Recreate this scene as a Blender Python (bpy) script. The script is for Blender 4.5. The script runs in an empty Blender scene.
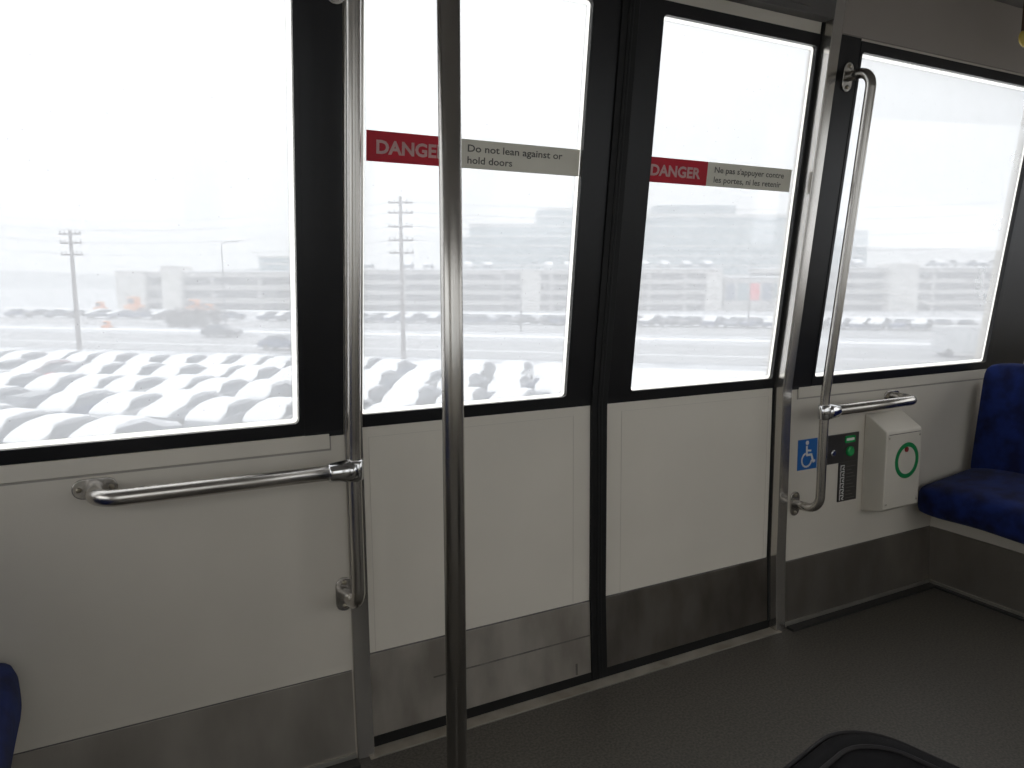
import bpy, bmesh, math, random
from mathutils import Vector, Matrix
random.seed(7)
R = math.radians
SC = bpy.context.scene
COL = SC.collection

# ------------------------------------------------------------------ camera
YAW, PITCH = R(28.17), R(8.155)
CAM = Vector((-1.3906, -1.9677, 1.3587))
cd = bpy.data.cameras.new('camera'); cam = bpy.data.objects.new('camera', cd); COL.objects.link(cam)
cam.location = CAM; cam.rotation_euler = (R(90) - PITCH, 0, -YAW)
cd.sensor_width = 36; cd.lens = 750.03 / 1024 * 36; cd.clip_start = .02; cd.clip_end = 2000
SC.camera = cam

# ------------------------------------------------------------------ view / exposure
SC.view_settings.view_transform = 'Standard'; SC.view_settings.look = 'None'
SC.view_settings.exposure = 0.0; SC.view_settings.gamma = 1; SC.view_settings.use_curve_mapping = False
SC.cycles.max_bounces = 10; SC.cycles.diffuse_bounces = 6; SC.cycles.transparent_max_bounces = 16
SC.cycles.volume_bounces = 1; SC.cycles.sample_clamp_indirect = 6

# ------------------------------------------------------------------ overcast snowy sky
SKY_MIN, SKY_MAX = 1.75, 2.6
W = bpy.data.worlds.new('sky'); SC.world = W; W.use_nodes = True
nt = W.node_tree; nt.nodes.clear()
out = nt.nodes.new('ShaderNodeOutputWorld'); bg = nt.nodes.new('ShaderNodeBackground')
tc = nt.nodes.new('ShaderNodeTexCoord'); sx = nt.nodes.new('ShaderNodeSeparateXYZ'); cr = nt.nodes.new('ShaderNodeValToRGB')
nt.links.new(tc.outputs['Generated'], sx.inputs[0]); nt.links.new(sx.outputs['Z'], cr.inputs[0])
cr.color_ramp.elements[0].position = 0.0; cr.color_ramp.elements[0].color = (.60, .625, .64, 1)
cr.color_ramp.elements[1].position = .5; cr.color_ramp.elements[1].color = (1, 1, 1, 1)
dp = nt.nodes.new('ShaderNodeVectorMath'); dp.operation = 'DOT_PRODUCT'      # veiled sun: left of the view, 40 degrees up
az, el = R(-25), R(40); dp.inputs[1].default_value = (math.sin(az) * math.cos(el), math.cos(az) * math.cos(el), math.sin(el))
nt.links.new(tc.outputs['Generated'], dp.inputs[0])
mr = nt.nodes.new('ShaderNodeMapRange'); mr.inputs[1].default_value = -.4; mr.inputs[2].default_value = 1; mr.inputs[3].default_value = SKY_MIN; mr.inputs[4].default_value = SKY_MAX
nt.links.new(dp.outputs['Value'], mr.inputs[0]); nt.links.new(mr.outputs[0], bg.inputs[1])
nt.links.new(cr.outputs[0], bg.inputs[0])
nt.links.new(bg.outputs[0], out.inputs[0])

# ------------------------------------------------------------------ dimensions
BELT, ZK = .95, .281
TA, TB, TC = .1066, .0183, .0625
CEIL, REAR, END = 2.40, -2.80, 3.05
DW, DREC = .80, .033                    # door leaf reach from the seam, recess behind the wall
PW = .852                              # outer edge of the door posts
GI, GO, ZW, ZT = .127, .785, .980, 2.132
XR, XR2, WH = .972, 2.090, 2.128
GROUND = CAM.z - 7.0

def prof(z):
    if z > BELT: return -TA * (z - BELT)
    if z > ZK: return -TB * (BELT - z)
    return -TB * (BELT - ZK) - TC * (ZK - z)

# ------------------------------------------------------------------ materials
def mat(name, base, rough=.5, metal=0, noise=.0, scale=8, bump=0, bscale=60, spec=.5, stretch=(1, 1, 1), col2=None, rnoise=0, trans=0, detail=4, coat=0, sheen=0):
    m = bpy.data.materials.new(name); m.use_nodes = True; n = m.node_tree; b = n.nodes['Principled BSDF']
    b.inputs['Roughness'].default_value = rough; b.inputs['Metallic'].default_value = metal
    b.inputs['Specular IOR Level'].default_value = spec
    if coat: b.inputs['Coat Weight'].default_value = coat
    if sheen: b.inputs['Sheen Weight'].default_value = sheen
    t = n.nodes.new('ShaderNodeTexCoord'); mp = n.nodes.new('ShaderNodeMapping'); mp.inputs['Scale'].default_value = stretch
    n.links.new(t.outputs['Object'], mp.inputs[0])
    tx = n.nodes.new('ShaderNodeTexNoise'); tx.inputs['Scale'].default_value = scale; tx.inputs['Detail'].default_value = detail
    n.links.new(mp.outputs[0], tx.inputs['Vector'])
    r = n.nodes.new('ShaderNodeValToRGB')
    c2 = col2 or tuple(max(0, c * (1 - noise)) for c in base)
    r.color_ramp.elements[0].position = .35; r.color_ramp.elements[1].position = .65
    r.color_ramp.elements[0].color = (*c2, 1); r.color_ramp.elements[1].color = (*base, 1)
    n.links.new(tx.outputs[0], r.inputs[0]); n.links.new(r.outputs[0], b.inputs['Base Color'])
    if rnoise:
        mr = n.nodes.new('ShaderNodeMapRange'); mr.inputs[3].default_value = rough - rnoise; mr.inputs[4].default_value = rough + rnoise
        n.links.new(tx.outputs[0], mr.inputs[0]); n.links.new(mr.outputs[0], b.inputs['Roughness'])
    if bump:
        t2 = n.nodes.new('ShaderNodeTexNoise'); t2.inputs['Scale'].default_value = bscale; t2.inputs['Detail'].default_value = 3
        n.links.new(mp.outputs[0], t2.inputs['Vector'])
        bp = n.nodes.new('ShaderNodeBump'); bp.inputs['Strength'].default_value = bump; bp.inputs['Distance'].default_value = .004
        n.links.new(t2.outputs[0], bp.inputs['Height']); n.links.new(bp.outputs[0], b.inputs['Normal'])
    return m

M = {}
M['wall'] = mat('painted_wall', (.65, .61, .535), .38, noise=.05, scale=3, bump=.03, bscale=300)
M['door'] = mat('painted_door', (.76, .715, .63), .36, noise=.05, scale=3, bump=.03, bscale=300)
M['groove'] = mat('panel_seam', (.16, .15, .14), .6, noise=.3)
M['softseam'] = mat('soft_panel_seam', (.36, .335, .30), .5, noise=.1)
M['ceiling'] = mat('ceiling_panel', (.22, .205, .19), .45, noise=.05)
M['upper'] = mat('upper_panel_dimmed', (.36, .325, .29), .5, noise=.05, scale=3)  # darkened to stand in for the weaker light above the windows
M['header'] = mat('header_panel', (.13, .125, .12), .45, noise=.1)
M['kick'] = mat('brushed_steel_kick', (.52, .485, .43), .42, .65, scale=5, stretch=(1.6, 1, .7), col2=(.34, .31, .27), rnoise=.10, bump=.05, bscale=220)
M['kick_dim'] = mat('steel_kick_dim_reflection', (.33, .305, .275), .33, 1, scale=5, stretch=(1.6, 1, .7), col2=(.22, .20, .18), rnoise=.08, bump=.05, bscale=220)  # kick steel with its dark reflection put into the colour
M['kick_dim2'] = mat('steel_wall_kick_dim_reflection', (.36, .335, .30), .38, .85, scale=4, stretch=(1.4, 1, .6), col2=(.26, .24, .215), rnoise=.08, bump=.05, bscale=220)  # wall and seat kick steel, dim reflections put into the colour
M['scuff'] = mat('scuff_stain', (.20, .185, .165), .6, .3, noise=.3, scale=30)
M['kickwall'] = mat('brushed_steel_wall_kick', (.44, .41, .365), .42, .65, scale=4, stretch=(1.4, 1, .6), col2=(.32, .295, .26), rnoise=.08, bump=.05, bscale=220)
M['post'] = mat('aluminium_post', (.60, .575, .54), .20, .9, noise=.06, scale=12, stretch=(1, 1, .2))
M['sill'] = mat('worn_sill', (.50, .46, .39), .5, .3, scale=9, col2=(.33, .29, .23), stretch=(1, 1, 1))
M['alu'] = mat('aluminium_strip', (.55, .53, .48), .35, .8, noise=.2, scale=10)
M['black'] = mat('black_glazing_border', (.012, .012, .014), .32, noise=.3, scale=5, spec=.35)
M['rubber'] = mat('black_rubber', (.010, .010, .010), .55, noise=.2, scale=20, spec=.3)
M['steel'] = mat('polished_stainless_tube', (.60, .575, .54), .27, 1, noise=.08, scale=8, stretch=(1, 1, .3))
M['bright'] = mat('polished_joint', (.72, .72, .72), .14, 1, noise=.05, scale=8)
M['screw'] = mat('screw_metal', (.5, .45, .36), .3, 1, noise=.2)
M['floor'] = mat('speckled_floor', (.108, .098, .082), .45, scale=130, col2=(.052, .048, .040), bump=.12, bscale=300, detail=2, rnoise=.05)
M['cove'] = mat('floor_cove', (.03, .03, .028), .5, noise=.3, scale=60)
M['fabric'] = mat('blue_plush_fabric', (.007, .020, .12), .95, scale=14, col2=(.003, .006, .04), bump=.5, bscale=500, sheen=.06, detail=6, spec=.2)
M['bag'] = mat('black_bag_nylon', (.007, .0065, .0075), .75, noise=.3, scale=30, bump=.3, bscale=900, spec=.15)
M['piping'] = mat('bag_piping', (.022, .020, .021), .6, noise=.2, scale=30, spec=.25)
M['box'] = mat('cream_box', (.66, .62, .54), .42, noise=.07, scale=5)
M['green'] = mat('green_ring', (.01, .25, .075), .4, noise=.15)
M['greenled'] = mat('green_button', (.02, .33, .09), .25, noise=.1)
M['white'] = mat('white_print', (.72, .72, .70), .45, noise=.04)
M['red'] = mat('red_print', (.56, .016, .05), .4, noise=.08)
M['redknob'] = mat('red_indicator', (.25, .02, .02), .4, noise=.08)
M['signgrey'] = mat('pale_grey_print', (.66, .64, .58), .45, noise=.05)
M['darktext'] = mat('dark_grey_print', (.10, .095, .09), .5, noise=.05)
M['lighttext'] = mat('pale_lettering', (.85, .74, .72), .45, noise=.03)
M['blue'] = mat('blue_print', (.015, .13, .42), .4, noise=.08)
M['panel'] = mat('dark_panel', (.045, .042, .04), .3, noise=.2)
M['snow'] = mat('snow', (.86, .88, .91), .85, noise=.05, scale=.6, bump=.6, bscale=3)
M['road'] = mat('wet_asphalt', (.36, .37, .385), .7, noise=.15, scale=.3)
M['slush'] = mat('trodden_snow', (.62, .64, .67), .85, scale=.35, col2=(.40, .42, .45))
M['tyre'] = mat('tyre', (.03, .03, .03), .8)
M['carglass'] = mat('car_glass', (.05, .07, .10), .15, noise=.2, scale=2)
for k, c in dict(cargrey=(.10, .13, .18), carblue=(.05, .08, .17), carwhite=(.6, .62, .64), carred=(.80, .02, .05), carblack=(.04, .045, .06), carsilver=(.33, .36, .40)).items():
    M[k] = mat(k + '_paint', c, .3, .2, noise=.15, scale=2)
M['concrete'] = mat('garage_concrete', (.42, .415, .41), .85, noise=.12, scale=.4)
M['deckshade'] = mat('shade_deck_concrete', (.13, .125, .12), .8, noise=.2, scale=.6)
M['palewall'] = mat('pale_tower_concrete', (.58, .57, .55), .85, noise=.08, scale=.4)
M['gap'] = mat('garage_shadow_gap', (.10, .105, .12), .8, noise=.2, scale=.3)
M['wood'] = mat('weathered_pole_wood', (.16, .14, .13), .9, noise=.3, scale=4)
M['wire'] = mat('power_cable', (.10, .10, .11), .7)
M['shrub'] = mat('bare_brown_twigs', (.11, .085, .08), .9, noise=.5, scale=6)
M['orange'] = mat('orange_machine_paint', (.75, .26, .05), .5, noise=.1)
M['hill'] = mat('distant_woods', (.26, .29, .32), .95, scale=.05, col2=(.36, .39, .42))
M['amber'] = mat('amber_grip', (.65, .48, .10), .25, noise=.15)
M['strap'] = mat('brown_strap', (.10, .05, .03), .6, noise=.2)

for k_, w_ in (('red', .42), ('signgrey', .42), ('lighttext', .42)):       # thin vinyl stickers let some daylight through
    n_ = M[k_].node_tree; b_ = n_.nodes['Principled BSDF']; t_ = n_.nodes.new('ShaderNodeBsdfTranslucent'); x_ = n_.nodes.new('ShaderNodeMixShader'); o_ = [q for q in n_.nodes if q.type == 'OUTPUT_MATERIAL'][0]
    n_.links.new(b_.inputs['Base Color'].links[0].from_socket, t_.inputs[0]); x_.inputs[0].default_value = w_
    n_.links.new(b_.outputs[0], x_.inputs[1]); n_.links.new(t_.outputs[0], x_.inputs[2]); n_.links.new(x_.outputs[0], o_.inputs[0])
def facade(name, c1, c2, sc):
    m = bpy.data.materials.new(name); m.use_nodes = True; n = m.node_tree; b = n.nodes['Principled BSDF']
    t = n.nodes.new('ShaderNodeTexCoord'); br = n.nodes.new('ShaderNodeTexBrick')
    mp = n.nodes.new('ShaderNodeMapping'); mp.inputs['Rotation'].default_value = (R(90), 0, 0)
    n.links.new(t.outputs['Object'], mp.inputs[0]); n.links.new(mp.outputs[0], br.inputs[0])
    br.offset = 0; br.inputs['Scale'].default_value = sc; br.inputs['Mortar Size'].default_value = .04
    br.inputs['Brick Width'].default_value = .6; br.inputs['Row Height'].default_value = .7
    br.inputs['Color1'].default_value = (*c1, 1); br.inputs['Color2'].default_value = (*[x * .92 for x in c1], 1); br.inputs['Mortar'].default_value = (*c2, 1)
    n.links.new(br.outputs[0], b.inputs['Base Color']); b.inputs['Roughness'].default_value = .35
    return m
M['curtain'] = facade('teal_curtain_wall', (.07, .17, .21), (.17, .27, .31), .28)
M['curtain2'] = facade('blue_grey_curtain_wall', (.10, .20, .25), (.20, .29, .33), .28)

# translucent white glazing bead that daylight glows through
m = bpy.data.materials.new('frosted_glazing_bead'); m.use_nodes = True; n = m.node_tree; n.nodes.clear()
o_ = n.nodes.new('ShaderNodeOutputMaterial'); mx = n.nodes.new('ShaderNodeMixShader'); tl = n.nodes.new('ShaderNodeBsdfTranslucent'); tr = n.nodes.new('ShaderNodeBsdfTransparent')
tl.inputs[0].default_value = (1, 1, .97, 1); mx.inputs[0].default_value = .75
n.links.new(tr.outputs[0], mx.inputs[1]); n.links.new(tl.outputs[0], mx.inputs[2]); n.links.new(mx.outputs[0], o_.inputs[0]); M['rim'] = m

# window glass: clear sheet with a milky dirt film that also stands in for haze, reflection by angle
def glass(name, veil, tint):
    m = bpy.data.materials.new(name); m.use_nodes = True; n = m.node_tree; n.nodes.clear()
    o_ = n.nodes.new('ShaderNodeOutputMaterial'); fr = n.nodes.new('ShaderNodeFresnel'); ge = n.nodes.new('ShaderNodeNewGeometry'); mi = n.nodes.new('ShaderNodeMapRange'); mi.inputs[3].default_value = 1.5; mi.inputs[4].default_value = 1 / 1.5; n.links.new(ge.outputs['Backfacing'], mi.inputs[0]); n.links.new(mi.outputs[0], fr.inputs[0])
    gl = n.nodes.new('ShaderNodeBsdfGlossy'); gl.inputs['Roughness'].default_value = .02
    tr = n.nodes.new('ShaderNodeBsdfTransparent'); tr.inputs[0].default_value = (*tint, 1)
    tl = n.nodes.new('ShaderNodeBsdfTranslucent'); tl.inputs[0].default_value = (.79, .80, .815, 1)
    t = n.nodes.new('ShaderNodeTexCoord'); tx = n.nodes.new('ShaderNodeTexNoise'); tx.inputs['Scale'].default_value = 5; tx.inputs['Detail'].default_value = 5
    mr = n.nodes.new('ShaderNodeMapRange'); mr.inputs[3].default_value = veil * .93; mr.inputs[4].default_value = veil * 1.07
    n.links.new(t.outputs['Object'], tx.inputs[0]); n.links.new(tx.outputs[0], mr.inputs[0])
    # small round droplets
    vo = n.nodes.new('ShaderNodeTexVoronoi'); vo.inputs['Scale'].default_value = 38; n.links.new(t.outputs['Object'], vo.inputs['Vector'])
    lt = n.nodes.new('ShaderNodeMath'); lt.operation = 'LESS_THAN'; lt.inputs[1].default_value = .07; n.links.new(vo.outputs['Distance'], lt.inputs[0])
    sb = n.nodes.new('ShaderNodeMath'); sb.operation = 'MULTIPLY_ADD'; sb.inputs[1].default_value = -.06; n.links.new(lt.outputs[0], sb.inputs[0]); n.links.new(mr.outputs[0], sb.inputs[2])
    m1 = n.nodes.new('ShaderNodeMixShader'); m2 = n.nodes.new('ShaderNodeMixShader')
    n.links.new(sb.outputs[0], m1.inputs[0]); n.links.new(tr.outputs[0], m1.inputs[1]); n.links.new(tl.outputs[0], m1.inputs[2])
    n.links.new(fr.outputs[0], m2.inputs[0]); n.links.new(m1.outputs[0], m2.inputs[1]); n.links.new(gl.outputs[0], m2.inputs[2]); n.links.new(m2.outputs[0], o_.inputs[0])
    return m
M['glass'] = glass('tinted_dirty_hazed_window_glass', .28, (.805, .81, .812))

# ------------------------------------------------------------------ helpers
class MB:
    def __init__(s): s.v = []; s.f = []; s.mi = []; s.sm = []
    def add(s, vs, fs, mi=0, smooth=False):
        b = len(s.v); s.v += [tuple(v) for v in vs]; s.f += [tuple(b + i for i in f) for f in fs]
        s.mi += [mi] * len(fs); s.sm += [smooth] * len(fs); return s
    def box(s, a, b, mi=0, rz=0, piv=None):
        (x0, y0, z0), (x1, y1, z1) = a, b
        vs = [(x0, y0, z0), (x1, y0, z0), (x1, y1, z0), (x0, y1, z0), (x0, y0, z1), (x1, y0, z1), (x1, y1, z1), (x0, y1, z1)]
        if rz:
            c, q = math.cos(rz), math.sin(rz); px, py = piv or (0, 0)
            vs = [(px + (x - px) * c - (y - py) * q, py + (x - px) * q + (y - py) * c, z) for x, y, z in vs]
        return s.add(vs, [(0, 3, 2, 1), (4, 5, 6, 7), (0, 1, 5, 4), (1, 2, 6, 5), (2, 3, 7, 6), (3, 0, 4, 7)], mi)
    def tube(s, pts, r, n=20, mi=0, cap=True):
        pts = [Vector(p) for p in pts]; rr = r if isinstance(r, (list, tuple)) else [r] * len(pts)
        t0 = (pts[1] - pts[0]).normalized(); up = Vector((0, 0, 1)) if abs(t0.z) < .9 else Vector((1, 0, 0))
        a = t0.cross(up).normalized(); vs = []; prev = t0
        for i, p in enumerate(pts):
            t = (pts[min(i + 1, len(pts) - 1)] - pts[max(i - 1, 0)]).normalized()
            a = (a - t * a.dot(t)).normalized(); b = t.cross(a)
            vs += [p + (a * math.cos(2 * math.pi * k / n) + b * math.sin(2 * math.pi * k / n)) * rr[i] for k in range(n)]
        fs = [(i * n + k, i * n + (k + 1) % n, (i + 1) * n + (k + 1) % n, (i + 1) * n + k) for i in range(len(pts) - 1) for k in range(n)]
        s.add(vs, fs, mi, True)
        if cap:
            b0 = len(s.v) - len(vs)
            s.f += [tuple(b0 + k for k in range(n))[::-1], tuple(b0 + (len(pts) - 1) * n + k for k in range(n))]; s.mi += [mi] * 2; s.sm += [False] * 2
        return s
    def prism(s, poly, d0, d1, fn, mi=0):   # poly in (u,v); fn(u,v,d)->xyz
        n = len(poly); vs = [fn(u, v, d0) for u, v in poly] + [fn(u, v, d1) for u, v in poly]
        fs = [tuple(range(n)), tuple(range(2 * n - 1, n - 1, -1))] + [(i, i + n, (i + 1) % n + n, (i + 1) % n) for i in range(n)]
        return s.add(vs, fs, mi)
    def ring(s, outer, inner, d0, d1, fn, mi=0):
        n = len(outer); vs = [fn(u, v, d) for d in (d0, d1) for pl in (outer, inner) for u, v in pl]; fs = []
        for i in range(n):
            j = (i + 1) % n
            fs += [(i, j, n + j, n + i), (2 * n + i, 3 * n + i, 3 * n + j, 2 * n + j), (i, 2 * n + i, 2 * n + j, j), (n + i, n + j, 3 * n + j, 3 * n + i)]
        return s.add(vs, fs, mi)
    def build(s, name, mats, parent=None, bevel=0, seg=2, sub=0, loc=None):
        me = bpy.data.meshes.new(name); me.from_pydata(s.v, [], s.f); me.update()
        for p, mi, sm in zip(me.polygons, s.mi, s.sm): p.material_index = mi; p.use_smooth = sm
        for m_ in (mats if isinstance(mats, (list, tuple)) else [mats]): me.materials.append(M[m_])
        bm = bmesh.new(); bm.from_mesh(me); bmesh.ops.recalc_face_normals(bm, faces=bm.faces); bm.to_mesh(me); bm.free()
        o = bpy.data.objects.new(name, me); COL.objects.link(o)
        if loc is not None:
            o.location = loc; me.transform(Matrix.Translation(-Vector(loc)))
        if parent is not None:
            o.parent = parent; o.location = -parent.location if loc is None else Vector(loc) - parent.location
            if parent.parent is not None: o.location = o.location - parent.parent.location if False else -Vector(world_loc(parent))
        if bevel:
            b = o.modifiers.new('bevel', 'BEVEL'); b.width = bevel; b.segments = seg; b.limit_method = 'ANGLE'; b.angle_limit = R(30)
            for p in me.polygons: p.use_smooth = True
            w = o.modifiers.new('wn', 'WEIGHTED_NORMAL')
        if sub:
            b = o.modifiers.new('sub', 'SUBSURF'); b.levels = sub; b.render_levels = sub
            for p in me.polygons: p.use_smooth = True
        return o
def world_loc(o):
    v = Vector(o.location); q = o.parent
    while q: v += Vector(q.location); q = q.parent
    return v
def tag(o, label, cat=None, group=None, kind=None):
    o['label'] = label
    if cat: o['category'] = cat
    if group: o['group'] = group
    if kind: o['kind'] = kind
    return o
def empty(name, loc, rz=0):
    o = bpy.data.objects.new(name, None); COL.objects.link(o); o.location = loc; o.rotation_euler = (0, 0, rz); o.empty_display_size = .1; return o
def copy_tree(o, parent=None):
    c = o.copy(); COL.objects.link(c)
    if parent: c.parent = parent
    for ch in list(o.children): copy_tree(ch, c)
    return c
WF = lambda off=0: (lambda x, z, d: (x, prof(z) + off + d, z))     # maps wall coordinates (x,z,depth) to the bent side wall
wf, df = WF(0), WF(DREC)

def rrect(x0, z0, x1, z1, r, n=6):
    p = []
    for cx, cz, a0 in ((x1 - r, z1 - r, 0), (x0 + r, z1 - r, 90), (x0 + r, z0 + r, 180), (x1 - r, z0 + r, 270)):
        for k in range(n + 1): a = R(a0 + 90 * k / n); p.append((cx + r * math.cos(a), cz + r * math.sin(a)))
    return p
def slab(mb, xs, zs, d0, d1, fn, hole=lambda x, z: False, mi=0):
    """a sheet with thickness following the bent wall, open where hole() says so"""
    zs = sorted(set(list(zs) + [q for q in (ZK, BELT) if zs[0] < q < zs[-1]])); xs = sorted(set(xs))
    idx = {}; vs = []; fs = []
    def V(i, j, k):
        if (i, j, k) not in idx: idx[(i, j, k)] = len(vs); vs.append(fn(xs[i], zs[j], (d0, d1)[k]))
        return idx[(i, j, k)]
    nx, nz = len(xs) - 1, len(zs) - 1
    on = lambda i, j: 0 <= i < nx and 0 <= j < nz and not hole((xs[i] + xs[i + 1]) / 2, (zs[j] + zs[j + 1]) / 2)
    for i in range(nx):
        for j in range(nz):
            if not on(i, j): continue
            fs.append((V(i, j, 0), V(i + 1, j, 0), V(i + 1, j + 1, 0), V(i, j + 1, 0)))
            fs.append((V(i, j, 1), V(i, j + 1, 1), V(i + 1, j + 1, 1), V(i + 1, j, 1)))
            if not on(i - 1, j): fs.append((V(i, j, 0), V(i, j + 1, 0), V(i, j + 1, 1), V(i, j, 1)))
            if not on(i + 1, j): fs.append((V(i + 1, j, 0), V(i + 1, j, 1), V(i + 1, j + 1, 1), V(i + 1, j + 1, 0)))
            if not on(i, j - 1): fs.append((V(i, j, 0), V(i, j, 1), V(i + 1, j, 1), V(i + 1, j, 0)))
            if not on(i, j + 1): fs.append((V(i, j + 1, 0), V(i + 1, j + 1, 0), V(i + 1, j + 1, 1), V(i, j + 1, 1)))
    return mb.add(vs, fs, mi)
def text_obj(txt, size, mat_, fn, x0, z0, width=None, parent=None, name='lettering', bold=0, sp=1.0, depth=-.0012):
    """built-in font turned into mesh letters laid on the wall surface; (x0,z0) = left end of baseline"""
    c = bpy.data.curves.new(name, 'FONT'); c.body = txt; c.size = size; c.offset = bold; c.space_line = sp; c.resolution_u = 3
    t = bpy.data.objects.new(name, c); COL.objects.link(t); bpy.context.view_layer.update()
    me = bpy.data.meshes.new_from_object(t.evaluated_get(bpy.context.evaluated_depsgraph_get())); bpy.data.objects.remove(t)
    xs = [v.co.x for v in me.vertices]; w = max(xs) - min(xs); k = (width / w) if width else 1; m0 = min(xs)
    for v in me.vertices: v.co = Vector(fn(x0 + (v.co.x - m0) * k, z0 + v.co.y, depth))
    me.materials.clear(); me.materials.append(M[mat_])
    for p in me.polygons: p.material_index = 0
    o = bpy.data.objects.new(name, me); COL.objects.link(o)
    if parent: o.parent = parent; o.location = -world_loc(parent)
    return o

# ================================================================== SETTING
# floor
o = MB().box((-END, REAR, -.06), (END, .0, 0)).build('floor', 'floor'); tag(o, 'dark speckled grey vinyl floor of the train car', 'floor', kind='structure')
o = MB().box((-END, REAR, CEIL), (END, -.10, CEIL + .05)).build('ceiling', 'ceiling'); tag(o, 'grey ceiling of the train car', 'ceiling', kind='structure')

# front wall (the side with the doors); windows and door opening left open
def hole(x, z):
    if abs(x) < PW - .002 and z < 2.30: return True
    if XR - .02 < abs(x) < XR2 + .02 and ZW - .02 < z < WH + .02: return True
    return False
w = slab(MB(), [-END, -XR2 - .02, -XR + .02, -PW, PW, XR - .02, XR2 + .02, END], [-.02, ZW - .02, WH + .02, 2.30, CEIL + .03], 0, .06, wf, hole).build('wall_front', 'wall')
tag(w, 'off-white side wall of the train car under and between the windows', 'wall', kind='structure')
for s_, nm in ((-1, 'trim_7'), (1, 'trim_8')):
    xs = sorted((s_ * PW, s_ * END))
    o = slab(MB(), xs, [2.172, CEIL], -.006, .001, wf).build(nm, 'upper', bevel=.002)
    tag(o, 'upper cove panel above the %s window, shade put into its grey-brown colour' % ('left' if s_ < 0 else 'right'), 'wall panel', kind='structure')
# raised ledge strip below the window frames, with the seam line under it
for s_, nm in ((-1, 'trim_1'), (1, 'trim_2')):
    lo, hi = (.893, 2.35)
    xs = sorted((s_ * lo, s_ * hi))
    o = slab(MB(), xs, [.902, .943], -.005, .001, wf).build(nm, 'wall', bevel=.002)
    mg = MB(); slab(mg, xs, [.8965, .902], -.0015, .001, wf); e = sorted((s_ * (lo - .004), s_ * lo)); slab(mg, e, [.8965, .935], -.0015, .001, wf)
    mg.build('seam_line', 'softseam', parent=o)
    tag(o, 'raised off-white ledge strip under the %s' % ('left window' if s_ < 0 else 'right window'), 'trim', kind='structure')
# wall kick panels + skirting
for s_, nm in ((-1, 'baseboard_front_left'), (1, 'baseboard_front_right')):
    xs = sorted((s_ * (PW + .004), s_ * 1.7625)); 
    o = slab(MB(), xs, [.022, .2605], -.003, .001, wf).build(nm, 'kickwall' if s_ < 0 else 'kick_dim2', bevel=.001)
    q = MB(); slab(q, xs, [.2605, .2635], -.0015, .001, wf); q.build('seam_line', 'groove', parent=o)
    q = MB(); slab(q, xs, [.010, .022], -.010, .001, wf); q.build('skirting_strip', 'alu', parent=o)
    q = MB(); q.box((xs[0], -.075, 0.0), (xs[1], -.040, .010)); q.build('floor_cove', 'cove', parent=o)
    tag(o, 'brushed steel kick panel on the wall %s of the doors' % ('left' if s_ < 0 else 'right'), 'baseboard', kind='structure')

# door posts (the jambs): front lip 4 cm wide, return towards the leaf
for s_, nm in ((-1, 'trim_3'), (1, 'trim_4')):
    xs = sorted((s_ * (DW + .003), s_ * PW))
    zs = [0, ZK, BELT, CEIL]
    o = slab(MB(), xs, zs, -.010, .07, wf).build(nm, 'post', bevel=.003)
    tag(o, 'silver metal door post at the %s side of the doorway' % ('left' if s_ < 0 else 'right'), 'door post', kind='structure')
# sill
o = MB().box((-DW - .02, -.055, -.03), (DW + .02, .06, .001)).build('trim_5', 'sill', bevel=.003)
q = MB().box((-DW, -.0550, .001), (DW, -.0505, .0035)).build('sill_lip', 'alu', parent=o)
tag(o, 'worn metal door sill between floor and doors', 'door sill', kind='structure')
# header above the leaves, with louvred cover
hd = slab(MB(), [-DW, DW], [2.207, CEIL], -.012, .07, wf).build('trim_6', 'header'); tag(hd, 'dark louvred header above the doors', 'door header', kind='structure')
for k in range(7):
    q = MB(); slab(q, [-DW + .12, DW - .12], [2.226 + k * .021, 2.226 + k * .021 + .009], -.018, -.010, wf); q.build('louvre', 'groove', parent=hd)

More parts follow.
